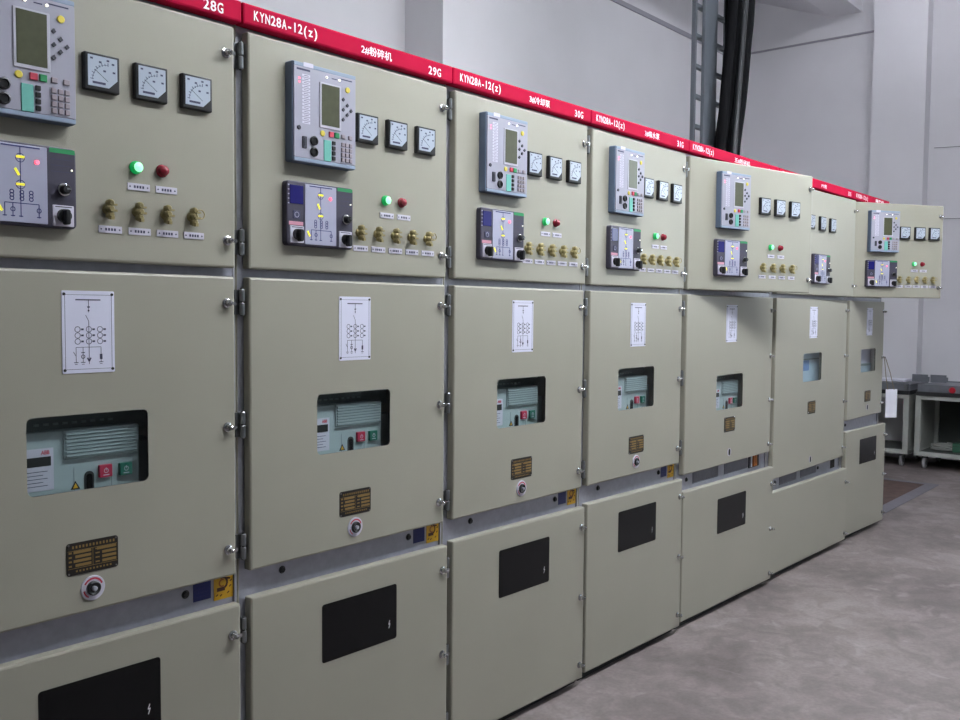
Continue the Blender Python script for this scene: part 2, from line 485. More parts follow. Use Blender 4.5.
def unit(parent, D, x, z, pink=False):
    u = part('status_unit', cached('status_unit', m_unit), parent, D, (x, 0, z))
    part('mimic_panel', cached('mimic_panel', m_mimic), u)
    Y = UY-.0022
    part('position_bar', cached(('position_bar', 1), m_bar(.0085, 0)), u, loc=(ux(.485), Y, uz(.178)))
    part('position_bar', cached(('position_bar', 2), m_bar(.004, -.007)), u, loc=(ux(.455), Y, uz(.36)))
    part('position_bar', cached(('position_bar', 1), m_bar(.0085, 0)), u, loc=(ux(.483), Y, uz(.507)))
    part('position_bar', cached(('position_bar', 2), m_bar(.004, -.007)), u, loc=(ux(.305), Y, uz(.80)))
    part('red_light', cached('red_light', disc_mesh(.0045, .003, 'ledr', 12)), u, loc=(ux(.63), Y, uz(.223)))
    part('display', cached('display', key_mesh(.045, .050, 'bluelcd', .001, .0015)), u, loc=(ux(.135), UY, uz(.21)))
    part('push_button', cached('push_button', m_minibtn), u, loc=(ux(.135), UY, uz(.52)))
    part('rotary_knob', cached('rotary_knob', m_knob()), u, loc=(ux(.873), UY, uz(.52)), label='round chrome-collared knob')
    part('selector_handle', cached('selector_handle', m_handle), u, loc=(ux(.868), UY, uz(.845)))
    part('selector_handle', cached('selector_handle', m_handle), u, loc=(ux(.137), UY, uz(.825)))
    part('pointer_light', cached('pointer_light', m_tiny_led), u, loc=(ux(.955), UY, uz(.27)))
    if pink:
        part('strip_label', cached('strip_label', key_mesh(.048, .010, 'pinklabel', .0005, .0006)), u, loc=(ux(.13), UY, uz(.655)))
    return u
M['pinklabel'] = mat('pink label', '#c98b9a', .6)

def m_diagram():
    b = MB('diagram', 'ink', 'dark')
    W, H = .122, .184
    b.plate(-W/2, W/2, -H/2, H/2, -.0015, 0, .003, .0005)
    y = -.0015; w = .0011
    x0, x1, z0, z1 = -.054, .054, -.083, .083
    for a in ((x0, z0, x1, z0), (x1, z0, x1, z1), (x1, z1, x0, z1), (x0, z1, x0, z0)): b.line(*a, .0008, y, 1)
    for sx in (-1, 1):
        for sz in (-1, 1): b.lathe([(.0034, y), (.0030, y-.0015)], 10, 2, sx*.0555, sz*.0845)
    b.line(-.030, .072, .028, .072, .0028, y, 1)
    b.line(0, .072, 0, .044, w, y, 1); b.line(-.003, .056, .003, .056, .003, y, 1); b.line(-.002, .048, .002, .048, .003, y, 1)
    b.line(-.007, .038, 0, .024, w, y, 1); b.line(0, .024, 0, -.072, w, y, 1)
    for cx in (-.026, .0, .026):
        for k in range(3):
            b.ringline(cx, .006-k*.0135, .0062, .0013, y, 1, n=12)
            b.line(cx+.008, .006-k*.0135, cx+.014, .006-k*.0135, .004, y, 1)
    b.line(-.030, -.034, .028, -.034, w, y, 1)
    for cx in (-.030, -.014, .028): b.line(cx, -.034, cx, -.068, w, y, 1)
    for cx in (-.030, -.014, .028): b.line(cx-.005, -.068, cx+.005, -.068, .0016, y, 1); b.line(cx-.003, -.072, cx+.003, -.072, .0012, y, 1)
    b.ringline(-.014, -.055, .004, .0016, y, 1, n=10); b.line(-.018, -.046, -.010, -.046, .002, y, 1)
    b.line(.028, -.050, .028, -.062, .006, y, 1); b.line(-.004, -.058, .0, -.066, .003, y, 1); b.line(.004, -.058, 0, -.066, .003, y, 1)
    b.line(-.036, -.044, -.030, -.054, .0012, y, 1)
    return b
def m_nameplate():
    b = MB('plateblk', 'gold', 'chrome')
    b.plate(-.061, .061, -.037, .037, -.0015, 0, .007, .0005)
    y = -.0015
    for i in range(13): b.line(-.048+i*.008, .027, -.044+i*.008, .027, .006, y, 1)
    for i in range(11): b.line(-.040+i*.008, -.028, -.036+i*.008, -.028, .004, y, 1)
    for i in range(4):
        z = .015-i*.010
        b.line(-.045+.004*(i % 2), z, -.004, z, .0062, y, 1)
        b.line(.022-.012*(i == 0), z, .056, z, .0062, y, 1)
        b.line(-.056, z, -.049, z, .004, y, 1); b.line(.006, z, .016, z, .003, y, 1)
    for a in ((-.058, .019, .058, .019), (-.058, -.021, .058, -.021), (0, .019, 0, -.021)): b.line(*a, .0009, y, 1)
    for sx in (-1, 1):
        for sz in (-1, 1): b.lathe([(.0028, y), (.0022, y-.0012)], 8, 2, sx*.056, sz*.032)
    return b
def m_socket_ring():
    b = MB('label', 'keyred')
    b.lathe([(.0285, 0), (.0285, -.002), (.0275, -.003), (.0165, -.003), (.016, -.001)], 32, cap=False)
    b.ringline(0, 0, .0222, .004, -.003, 1, 20, 150, 14); b.ringline(0, 0, .0222, .003, -.003, 1, 190, 240, 6)
    return b
def m_socket_core():
    b = MB('black', 'galv'); b.lathe([(.0165, 0), (.0165, -.008), (.014, -.010), (.008, -.006)], 24)
    b.lathe([(.0055, -.004), (.0055, -.013), (.004, -.014)], 12, 1); return b
def m_keyhole():
    b = MB('label', 'plinth'); b.lathe([(.020, 0), (.020, -.001), (.016, -.0012)], 20)
    b.plate(-.011, .011, -.017, .017, -.0016, -.0008, .0108, .0002, 1, n=6); return b

# strip between breaker door and cable door
def strip_mesh(w, z0, z1):
    b = MB('galv', 'dark')
    b.plate(.058, w-.012, z0, z1, .036, .040, .001, .001)
    b.box(.058, w-.012, .031, .036, z0, z0+.022)
    return b
def m_bolt():
    b = MB('black'); b.lathe([(.009, .002), (.009, -.003), (.0075, -.006)], 8); b.lathe([(.011, .001), (.011, -.001)], 14); return b
def m_bluesticker():
    b = MB('stickerblue', 'navy'); b.plate(-.026, .026, -.026, .026, -.001, 0, .001, .0004)
    for i in range(4): b.line(-.018, .014-i*.010, .018-(i % 2)*.01, .014-i*.010, .002, -.001, 1)
    return b
def m_warnsticker():
    b = MB('stickeryel', 'brown', 'orange')
    b.plate(-.029, .029, -.033, .033, -.001, 0, .001, .0004); y = -.001
    b.ringline(-.004, .010, .015, .006, y, 1, -60, 110, 12)
    b.line(-.020, -.006, .004, -.006, .010, y, 1); b.line(.004, .022, .020, .018, .005, y, 1)
    b.ringline(-.004, .010, .009, .004, y, 2, 60, 300, 12)
    for x, z in ((-.020, -.022), (-.008, -.024), (.014, -.020), (.020, -.004), (.022, .010)): b.line(x-.003, z, x+.003, z+.004, .003, y, 1)
    return b
def m_grille(w, h):
    def f():
        b = MB('grille', 'galv'); b.plate(-w/2, w/2, -h/2, h/2, -.001, .001, .001, .0004)
        n = int(w/.010)
        for i in range(n): b.box(-w/2+(i+.5)*w/n-.0016, -w/2+(i+.5)*w/n+.0016, -.004, -.001, -h/2+.003, h/2-.003, 1)
        return b
    return f

# ------------------------------------------------------------------ cabinet
FLOOR_TOP = 2.243
def body_mesh(w, zdiv, zm):
    b = MB('paint', 'galv', 'dark', 'plinth')
    D = 1.5
    b.box(0.001, .004, .03, D, .03, FLOOR_TOP); b.box(w-.004, w-.001, .03, D, .03, FLOOR_TOP)
    b.box(.004, w-.004, D-.004, D, .03, FLOOR_TOP); b.box(.004, w-.004, .03, D-.004, FLOOR_TOP-.004, FLOOR_TOP)
    b.box(.004, w-.004, .03, D-.004, .03, .034, 2)
    b.box(.004, w-.004, .05, D-.004, zdiv-.004, zdiv, 1)          # floor of the breaker compartment
    b.box(.004, w-.004, .045, D-.004, 1.573, 1.577, 1)            # floor of the instrument compartment
    b.box(.004, w-.004, .45, .455, 1.577, FLOOR_TOP-.004, 1)      # back of the instrument compartment
    for x0, x1 in ((.004, .055), (w-.010, w-.004)): b.box(x0, x1, .030, .045, .034, FLOOR_TOP-.004, 1)
    b.box(.055, w-.010, .032, .045, 1.566, 1.588, 1)
    b.box(.055, w-.010, .032, .045, 2.19, FLOOR_TOP-.004, 1)
    b.box(0.012, w-.012, .028, D-.02, 0, .030, 3)                 # plinth
    return b
def door_mesh(w, h, hole=None, n=6):
    b = MB('paint', 'black')
    if hole: b.plate(0, w, 0, h, 0, .026, .004, .006, hole=hole, n=n, holey=.004, grow=.03, hm=1)
    else: b.plate(0, w, 0, h, 0, .026, .004, .006, n=n)
    return b
def header_mesh(w):
    b = MB('red'); b.plate(.0015, w-.0015, 2.208, 2.262, -.006, .028, .004, .006); return b

G1, G2 = .02, .024
ZI0, ZI1, ZM1 = 1.587, 2.193, 1.565
def cabinet(k, X, w, label, inst_ang, low_ang=1.4, zm0=.791, zl1=.719, win=None, sight=None, cx=None,
            dx=0, dmx=None, lampx=None, swx=None, has_relay=True, has_unit=True, unitx=None, ring=True,
            hole=None, plate_z=.919, texts=(), stickers=True, meterx=None, hinges=True, mlat=(1.497, 1.18, .862), llat=None, pink=True):
    c = root('switchgear_cabinet', (X, 0, 0), label, 'cabinet', 'switchgear cabinets in the row')
    zdiv = (zm0+zl1)/2 + .045
    part('cabinet_body', body_mesh(w, zdiv, zm0).mesh('cabinet_body'), c)
    h = part('header_strip', header_mesh(w).mesh('header_strip'), c, label='red header strip with white lettering')
    for s, x, tw, th, z in texts:
        part('header_lettering', mono_mesh(s, .0245, tw) if s.isascii() else text_mesh(s, th, tw), h, loc=(x, -.0061, z))
    dw = w-G1-G2
    def dmat(a): return Matrix.Translation((G1, 0, 0)) @ Matrix.Rotation(-math.radians(a), 4, 'Z') @ Matrix.Translation((-G1, 0, 0))
    DI, DM, DL = dmat(inst_ang), dmat(0), dmat(low_ang)
    # instrument door and what is mounted on it
    d = part('instrument_door', door_mesh(dw, ZI1-ZI0).mesh('instrument_door'), c, DI, (G1, 0, ZI0))
    for z in (2.122, 1.655): part('door_latch', cached('door_latch', m_latch), d, loc=(dw-.026, 0, z-ZI0))
    if has_relay: relay(c, DI, .249+dx, 2.0095)
    if has_unit: unit(c, DI, (unitx if unitx else .2435+dx), 1.7405, pink)
    for mx in (meterx or (.42, .54, .66)):
        mt = part('panel_meter', cached('panel_meter', m_meter), c, DI, (mx, 0, 2.006))
        part('meter_dial', cached('meter_dial', m_dial), mt)
    if lampx:
        for i, lx in enumerate(lampx):
            lb = part('indicator_lamp', cached(('lamp_base', i), m_lamp_base('greenhalo' if i == 0 else 'redlamp')), c, DI, (lx, 0, 1.808), label='lit green indicator lamp' if i == 0 else 'unlit red indicator lamp')
            part('lamp_lens', cached(('lamp_lens', i), m_lens('greenlamp' if i == 0 else 'redlamp')), lb)
            part('lamp_label', cached('lamp_label', m_lamp_label), c, DI, (lx+.008+.004*i, 0, 1.764))
    if swx:
        for i, sx in enumerate(swx):
            sw = part('selector_switch', cached('selector_switch', m_switch), c, DI, (sx-.006, 0, 1.706))
            if i == len(swx)-1: part('key_ring', cached('key_ring', m_ring), sw)
            part('switch_label', cached('lamp_label', m_lamp_label), c, DI, (sx, 0, 1.661))
    # breaker door
    cx = cx or .392
    hm = ZM1-zm0
    wx0, wx1, wz0, wz1 = win
    b = part('breaker_door', door_mesh(dw, hm, (wx0-G1, wx1-G1, wz0-zm0, wz1-zm0, .014)).mesh('breaker_door'), c, DM, (G1, 0, zm0))
    pm = MB('pane'); pm.box(wx0-G1-.012, wx1-G1+.012, .0042, .0072, wz0-zm0-.012, wz1-zm0+.012)
    part('window_pane', pm.mesh('window_pane'), b)
    for z in mlat: part('door_latch', cached('door_latch', m_latch), b, loc=(dw-.026, 0, z-zm0))
    part('circuit_diagram_plate', cached('circuit_diagram_plate', m_diagram), c, DM, (cx-.005, 0, 1.4285))
    part('rating_plate', cached('rating_plate', m_nameplate), c, DM, (cx-.003, 0, plate_z), label='black and brass rating plate')
    if ring:
        r = part('crank_socket', cached('crank_socket', m_socket_ring), c, DM, (cx-.004, 0, .845), label='white ring with red print')
        part('socket_core', cached('socket_core', m_socket_core), r)
    if hole: part('keyhole', cached('keyhole', m_keyhole), c, DM, (cx, 0, hole))
    # strip
    sp = part('partition_strip', strip_mesh(w, zl1-.05, zm0+.01).mesh('partition_strip'), c)
    zs = (zl1+zm0)/2+.006
    if stickers:
        for x in (.15, w-.152): part('bolt', cached('bolt', m_bolt), sp, loc=(x, .036, zs))
        part('blue_sticker', cached('blue_sticker', m_bluesticker), sp, loc=(w-.104, .036, zs))
        part('warning_sticker', cached('warning_sticker', m_warnsticker), sp, loc=(w-.040, .036, zs-.004), label='yellow warning sticker with brown print')
    # cable door
    hl = zl1-.035
    l = part('cable_door', door_mesh(dw, hl).mesh('cable_door'), c, DL, (G1, 0, .035))
    for z in llat or (.095, .365, .642): part('door_latch', cached('door_latch', m_latch), l, loc=(dw-.026, 0, z-.035))
    if sight:
        a0, a1, s0, s1 = sight
        sm = MB('sight', 'white'); sm.plate(a0-G1, a1-G1, s0-.035, s1-.035, -.0012, .001, .008, .0006)
        xx = a1-G1-.03; zz = s0-.035+.05
        sm.line(xx-.003, zz-.012, xx+.002, zz+.002, .0016, -.0012, 1); sm.line(xx+.002, zz+.002, xx-.004, zz, .0016, -.0012, 1); sm.line(xx-.004, zz, xx+.001, zz+.012, .0016, -.0012, 1)
        part('dark_sight_window', sm.mesh('dark_sight_window'), l)
    if hinges:
        zz = [2.13, 1.655, zl1-.085, .34, .11]
        zz += [1.50, 1.18, .858]
        for z in zz: part('hinge', cached('hinge', m_hinge), c, loc=(.006, .0125, z))
    return c, sp

W4 = .8
S = [0, .8, 1.6, 2.4, 3.2, 4.225, 5.394, 6.15]
WIN = (.246, .530, 1.073, 1.244); SIGHT = (.258, .548, .473, .643)
KYN = ('KYN28A-12(z)', .033, .213, .031, 2.2355)
sw5 = [.406, .4765, .547, .6175, .688]; sw4 = [.440, .512, .584, .655]
lamps = (.503, .570)
cabinet(1, S[0], .8, 'grey-beige switchgear cabinet headed 28G, nearest of the row and cut off at the left', .3,
        win=WIN, sight=SIGHT, lampx=lamps, swx=sw4, meterx=(.420, .540, .661), dx=-.009, unitx=.237, texts=[KYN, ('1#粉碎机', .405, .122, .026, 2.2325), ('28G', .684, .060, .0245, 2.229)])
cabinet(2, S[1], .8, 'grey-beige switchgear cabinet headed 29G, second from the left', .3,
        win=WIN, sight=SIGHT, lampx=lamps, swx=sw5, meterx=(.424, .545, .668), texts=[KYN, ('2#粉碎机', .405, .122, .026, 2.2325), ('29G', .684, .060, .0245, 2.229)])
cabinet(3, S[2], .8, 'grey-beige switchgear cabinet headed 30G, third from the left', .5,
        win=WIN, sight=SIGHT, lampx=lamps, swx=sw5, meterx=(.430, .553, .676), texts=[KYN, ('3#冷却泵', .405, .122, .026, 2.2325), ('30G', .684, .060, .0245, 2.229)])
cabinet(4, S[3], .8, 'grey-beige switchgear cabinet headed 31G, fourth from the left', .5,
        win=(.236, .53, 1.074, 1.248), sight=(.246, .546, .481, .651), lampx=lamps, swx=sw5, meterx=(.430, .553, .676), texts=[KYN, ('3#吸水泵', .405, .122, .026, 2.2325), ('31G', .684, .060, .0245, 2.229)])
w5, w6, w7 = S[5]-S[4], S[6]-S[5], S[7]-S[6]
c5, s5 = cabinet(5, S[4], w5, 'wide switchgear cabinet right of 31G, with its instrument door a little ajar', 12.0,
        win=(.338, .637, 1.004, 1.175), sight=(.362, .672, .392, .566), cx=.497, dx=.075, lampx=(.643, .722), swx=[.583, .666, .746, .829], meterx=(.584, .708, .835),
        zm0=.728, zl1=.650, mlat=(1.495, 1.25, 1.015, .775), llat=(.07, .315, .56), ring=False, hole=.784, stickers=False, plate_z=.925,
        texts=[KYN, ('五#粉碎机', .47, .18, .025, 2.232), ('32G', .88, .058, .021, 2.225)])
c6, s6 = cabinet(6, S[5], w6, 'switchgear cabinet with no dark lower window, second from the far end', 1.8,
        win=(.425, .715, 1.083, 1.248), sight=None, cx=.575, has_relay=False, unitx=.585, meterx=(.44, .60, .755), zm0=.567, zl1=.496, mlat=(1.50, 1.215, .925, .63), llat=(.08, .41), hinges=False, ring=False, hole=.617, stickers=False, plate_z=.927,
        texts=[KYN, ('PT柜', .62, .085, .022, 2.232), ('33G', 1.075, .058, .022, 2.232)])
c7, s7 = cabinet(7, S[6], w7, 'end switchgear cabinet, last of the row, its instrument door swung furthest out', 33,
        win=(.265, .565, 1.092, 1.246), sight=(.26, .56, .482, .648), cx=.425, lampx=lamps, swx=[.395, .465, .530, .595, .660], low_ang=2.6, hinges=False, meterx=(.42, .54, .655), ring=False, hole=.851, stickers=False, plate_z=.927,
        texts=[('KYN28A-12(z)', .06, .23, .031, 2.236), ('隔离柜', .45, .17, .024, 2.238)])
# strips of the three end cabinets
def terminal():
    b = MB('black', 'orange', 'galv')
    b.box(-.055, .055, -.004, .001, -.034, .034)
    for i, x in enumerate((-.04, -.005, .022, .044)):
        b.box(x-.008, x+.008, -.012, -.004, -.028, .030, (2, 1, 1, 0)[i])
    return b
zs5 = .692
part('bolt', cached('bolt', m_bolt), s5, loc=(.115, .036, zs5))
part('vent_grille', cached(('vent_grille', 5), m_grille(.27, .058)), s5, loc=(.315, .036, zs5))
part('vent_grille', cached(('vent_grille', 5), m_grille(.27, .058)), s5, loc=(.655, .036, zs5))
part('terminal_block', cached('terminal_block', lambda: terminal()), s5, loc=(.865, .036, zs5), label='brown and black terminal block')
zs6 = .534
for x in (.145, .80): part('bolt', cached('bolt', m_bolt), s6, loc=(x, .036, zs6))
for x in (.33, .645): part('vent_grille', cached(('vent_grille', 6), m_grille(.25, .050)), s6, loc=(x, .036, zs6))
part('dark_opening', cached('dark_opening', key_mesh(.075, .064, 'sight', .002, .001)), s6, loc=(1.055, .036, zs6))
part('bolt', cached('bolt', m_bolt), s7, loc=(.10, .036, .755))


# ------------------------------------------------------------------ circuit breakers behind the viewing windows
BY = .034
def m_breaker_body(z0):
    def f():
        b = MB('breakerdark', 'breaker', 'dark')
        b.box(.08, .60, BY+.03, .75, z0+.06, 1.16)
        b.plate(.09, .527, z0+.03, 1.207, BY, BY+.03, .006, .004, 1)
        b.prism([(.09, 1.19), (.60, 1.19), (.60, 1.36), (.09, 1.36)], BY+.055, BY+.075, 0)
        for i in range(9): b.box(.30+i*.022, .312+i*.022, BY+.052, BY+.056, 1.214, 1.219, 1)
        for x in (.365, .455): b.box(x-.0006, x+.0006, BY-.0006, BY+.001, z0+.04, 1.12, 0)
        return b
    return f
def m_louvre():
    b = MB('breaker', 'breakerdark')
    b.plate(-.09, .09, -.033, .033, -.004, .001, .002, .001)
    for i in range(7):
        z = .026-i*.0082
        b.prism([(-.086, z), (.086, z), (.086, z-.004), (-.086, z-.004)], -.0085, -.004, 0)
        b.box(-.086, .086, -.0046, -.004, z-.0062, z-.004, 1)
    b.box(-.088, .088, -.007, -.004, -.033, -.030, 1)
    return b
def m_card():
    b = MB('label', 'plinth', 'ink')
    b.plate(-.036, .036, -.047, .047, -.001, 0, .001, .0004)
    b.line(-.036, .018, .030, .018, .021, -.001, 1)
    for i in range(5): b.line(-.024, -.004-i*.008, .022-(i % 2)*.01, -.004-i*.008, .0014, -.001, 2)
    return b
def m_push(m):
    def f():
        b = MB(m, 'label'); b.plate(-.0155, .0155, -.0145, .0145, -.008, .001, .002, .0015)
        b.ringline(0, .001, .005, .0012, -.008, 1, n=10); b.line(0, .001, 0, .008, .0012, -.008, 1); b.line(-.007, -.009, .007, -.009, .002, -.008, 1)
        return b
    return f
def m_slot():
    b = MB('dark', 'sight'); b.plate(-.0115, .0115, -.030, .021, -.002, .001, .0110, .0006); b.plate(-.007, .007, -.026, .015, -.003, -.001, .0065, .0004, 1); return b
def m_triangle():
    b = MB('plinth', 'stickeryel'); b.prism([(-.011, -.008), (.011, -.008), (0, .011)], -.001, 0); b.prism([(-.006, -.0055), (.006, -.0055), (0, .006)], -.0014, -.0008, 1); return b
brk = ['28G', '29G', '30G', '31G']
for k in range(5):
    z0 = {4: .69}.get(k, .80)
    lab = ('circuit breaker with red and green buttons behind the window of cabinet ' + brk[k]) if k < 4 else 'circuit breaker behind the lower-set window of the wide cabinet right of 31G'
    off = 0 if k < 4 else .125
    dz = 0 if k < 4 else -.068
    r = root('circuit_breaker', (S[k]+off, 0, z0), lab, 'circuit breaker', 'circuit breakers behind the viewing windows')
    zz = z0 - dz
    def q(name, me, x, z, lab=None, dy=0): return part(name, me, r, loc=(x, BY+dy, z+dz-z0), label=lab)
    part('breaker_body', cached('breaker_body', m_breaker_body(.80)), r, loc=(0, 0, dz-z0))
    wh = MB('rubber')
    for x in (.17, .55):
        for y in (.18, .62):
            L = [[(x+s, y+.035*math.cos(2*PI*i/16), .035+(.80-z0+dz-.0)*0+.035*math.sin(2*PI*i/16)) for i in range(16)] for s in (-.012, .012)]
            wh.loops(L); wh.add(L[0], [tuple(range(16))]); wh.add(L[1], [tuple(range(16))])
            wh.box(x-.016, x+.016, y-.01, y+.01, .035, .12 if k < 4 else .12)
    part('wheels', cached(('breaker_wheels', k == 4), lambda: wh), r)
    q('vent_louvre', cached('vent_louvre', m_louvre), .431, 1.174)
    cd = q('rating_card', cached('rating_card', m_card), .283, 1.124)
    part('logo_lettering', text_mesh('ABB', .009, .019, .02, 'keyred'), cd, loc=(.008, -.0012, .038))
    q('push_button', cached(('push', 'r'), m_push('btnred')), .438, 1.104, 'red push button')
    q('push_button', cached(('push', 'g'), m_push('btngreen')), .4880, 1.103, 'green push button')
    q('crank_slot', cached('crank_slot', m_slot), .4005, 1.087)
    q('warning_mark', cached('warning_mark', m_triangle), .368, 1.078)
def m_truck(): 
    b = MB('blueface', 'breakerdark')
    b.box(.30, 1.0, .042, .8, .64, 1.35, 0)
    b.box(.33, .97, .0405, .043, 1.205, 1.212, 1); b.box(.33, .97, .0405, .043, .95, .956, 1)
    for x in (.36, .90):
        b.box(x-.02, x+.02, .2, .3, .574, .64, 1)
    return b
r = root('metering_truck', (S[5], 0, .574), 'pale blue metering truck with a blue label behind the window of the widest cabinet', 'truck')
part('truck_body', m_truck().mesh('truck_body'), r, loc=(0, 0, -.574))
part('blue_label', cached('blue_label', key_mesh(.16, .062, 'sky', .001, .001)), r, loc=(.545, .0415, 1.172-.574))
def m_truck2():
    b = MB('blueface', 'breakerdark', 'panelw')
    b.box(.14, .62, .052, .7, .86, 1.36, 2)
    b.box(.15, .61, .044, .053, .88, 1.128, 0); b.box(.15, .61, .040, .053, 1.128, 1.142, 1)
    for x in (.2, .56): b.box(x-.02, x+.02, .2, .3, .80, .86, 1)
    return b
r = root('isolating_truck', (S[6], 0, .80), 'white isolating truck with a dark band behind the window of the end cabinet', 'truck')
part('truck_body', m_truck2().mesh('truck_body'), r, loc=(0, 0, -.80))

# ------------------------------------------------------------------ room
XE, YB, HC, XL, YF = 9.6, 2.66, 5.35, -3.2, -5.6
b = MB('floor'); b.box(XL-.2, XE+.2, YF-.2, YB+.2, -.12, 0); struct('floor', b)
b = MB('wallc'); b.box(XL, XE, YB, YB+.2, 0, HC); struct('wall_back', b)
WY0, WY1, WZ0, WZ1 = -5.3, -3.0, 1.8, 4.0
b = MB('wallc'); b.box(XE, XE+.2, WY1, YB+.2, 0, HC); b.box(XE, XE+.2, YF, WY0, 0, HC); b.box(XE, XE+.2, WY0, WY1, 0, WZ0); b.box(XE, XE+.2, WY0, WY1, WZ1, HC); struct('wall_right', b)
b = MB('lampcase', 'pane')
for y in (WY0, (WY0+WY1)/2-.03, WY1-.06): b.box(XE+.06, XE+.12, y, y+.06, WZ0, WZ1)
for z in (WZ0, WZ1-.06, (WZ0+WZ1)/2): b.box(XE+.06, XE+.12, WY0, WY1, z, z+.06)
b.box(XE+.088, XE+.092, WY0+.01, WY1-.01, WZ0+.01, WZ1-.01, 1); struct('window_1', b)
pl = bpy.data.lights.new('window_portal', 'AREA'); pl.shape = 'RECTANGLE'; pl.size = WZ1-WZ0; pl.size_y = WY1-WY0; pl.cycles.is_portal = True
po = bpy.data.objects.new('window_portal', pl); COL.objects.link(po); po.location = (XE+.16, (WY0+WY1)/2, (WZ0+WZ1)/2); po.rotation_euler = (0, PI/2, 0)
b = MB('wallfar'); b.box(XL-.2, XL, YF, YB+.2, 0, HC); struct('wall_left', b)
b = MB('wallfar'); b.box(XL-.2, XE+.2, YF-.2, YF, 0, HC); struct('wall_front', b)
b = MB('ceil'); b.box(XL-.2, XE+.2, YF-.2, YB+.2, HC, HC+.15); struct('ceiling', b)
b = MB('wallc'); b.box(4.06, 4.56, 2.30, YB, 0, HC); struct('wall_back_column', b)
b = MB('wallc'); b.box(9.42, XE, .653, 1.172, 0, HC); struct('wall_right_column', b)
b = MB('trimgrey'); b.plate(4.6, XE, 4.325, 4.37, YB-.014, YB, .002, .002); struct('trim_1', b)     # ledge line on the back wall
b = MB('trimgrey'); b.box(XE-.012, XE, 1.175, 2.645, 4.44, 4.46); struct('trim_2', b)
b = MB('ceil'); b.box(XL, XE, 1.36, 1.68, 4.68, HC); struct('ceiling_beam', b)
b = MB('ceil')
b.add([(4.6, 1.69, 4.69), (4.6, YB, 5.06), (4.6, YB, HC), (4.6, 1.69, HC), (XE, 1.69, 4.69), (XE, YB, 5.06), (XE, YB, HC), (XE, 1.69, HC)],
      [(0, 1, 2, 3), (4, 5, 6, 7), (0, 1, 5, 4), (1, 2, 6, 5), (2, 3, 7, 6), (3, 0, 4, 7)]); struct('ceiling_haunch', b)

# wire on the right wall, and a wall joint below it built as a wire
for nm, z, y0, y1, lab in (('wall_line', 3.168, .60, -.3, 'thin grey cable along the bare end wall, the upper of two thin lines'),
                           ('wall_line', 2.452, .60, -.3, 'thin grey joint line in the bare end wall, level with the open end door')):
    b = MB('hinge'); b.tube([(XE-.008, y0+(y1-y0)*i/12, z-.012*math.sin(PI*i/12)) for i in range(13)], .0035, 8)
    tag(part(nm, b.mesh(nm)), lab, 'cable', 'cables along the end wall')

# cable ladder rising from the cabinet tops
LX0, LX1, LY = 5.235, 5.74, 1.03
r = root('cable_ladder', (5.5, LY, FLOOR_TOP), 'grey cable ladder rising from the cabinet tops to the ceiling against the back wall', 'cable ladder')
o3 = (-5.5, -LY, -FLOOR_TOP)
for x0, x1, m in ((LX0, LX0+.022, 'side_rail'), (LX1-.022, LX1, 'side_rail')):
    b = MB('traygrey'); b.box(x0, x1, LY, LY+.03, FLOOR_TOP, HC); part(m, b.mesh(m), r, loc=o3)
b = MB('traygrey'); b.plate(5.325, 5.515, FLOOR_TOP, HC, LY-.026, LY-.002, .004, .003)
part('front_channel', b.mesh('front_channel'), r, loc=o3)
def m_rung():
    b = MB('traygrey'); b.box(LX0+.022-5.5, LX1-.022-5.5, .0, .035, -.012, .012); return b
for i in range(15):
    part('rung', cached('rung', m_rung), r, loc=(0, 0, 2.36+i*.205-FLOOR_TOP))
def cable(pts, rad, lab, m='cable'):
    P = [Vector(p) for p in pts]; Q = []
    for i in range(len(P)-1):
        p0, p1, p2, p3 = P[max(i-1, 0)], P[i], P[i+1], P[min(i+2, len(P)-1)]
        for t in [j/8 for j in range(8)]:
            Q.append(.5*((2*p1)+(p2-p0)*t+(2*p0-5*p1+4*p2-p3)*t*t+(3*p1-p0-3*p2+p3)*t**3))
    Q.append(P[-1])
    b = MB(m); b.tube(Q, rad, 14)
    tag(part('power_cable', b.mesh('power_cable')), lab, 'cable', 'cables down the cable ladder')
zt = FLOOR_TOP+.003
cable([(5.575, .92, zt), (5.575, .92, 2.62), (5.665, .92, 3.0), (5.725, .92, 3.4), (5.775, .92, 3.8), (5.83, .92, HC)], .070, 'thickest black cable of the bundle, bowing out furthest right of the grey ladder')
cable([(5.456, .94, zt), (5.46, .94, 2.62), (5.54, .93, 3.05), (5.605, .93, 3.45), (5.65, .93, 3.8), (5.70, .93, HC)], .043, 'black cable in the bundle just left of the thickest one')
cable([(5.49, .85, zt), (5.49, .85, 2.62), (5.54, .85, 3.05), (5.60, .85, 3.5), (5.63, .85, 3.9), (5.66, .85, HC)], .022, 'thin grey-black cable lying over the front of the bundle', 'cable2')
cable([(5.375, .90, zt), (5.39, .90, 2.62), (5.45, .90, 3.1), (5.515, .90, 3.5), (5.555, .90, 4.0), (5.6, .90, HC)], .034, 'black cable nearest the grey channel of the ladder')
cable([(5.67, 1.012, zt), (5.67, 1.012, 2.8), (5.68, 1.012, 3.4), (5.67, 1.012, 3.9), (5.67, 1.012, HC)], .015, 'thin black cable at the back of the bundle, against the rungs')

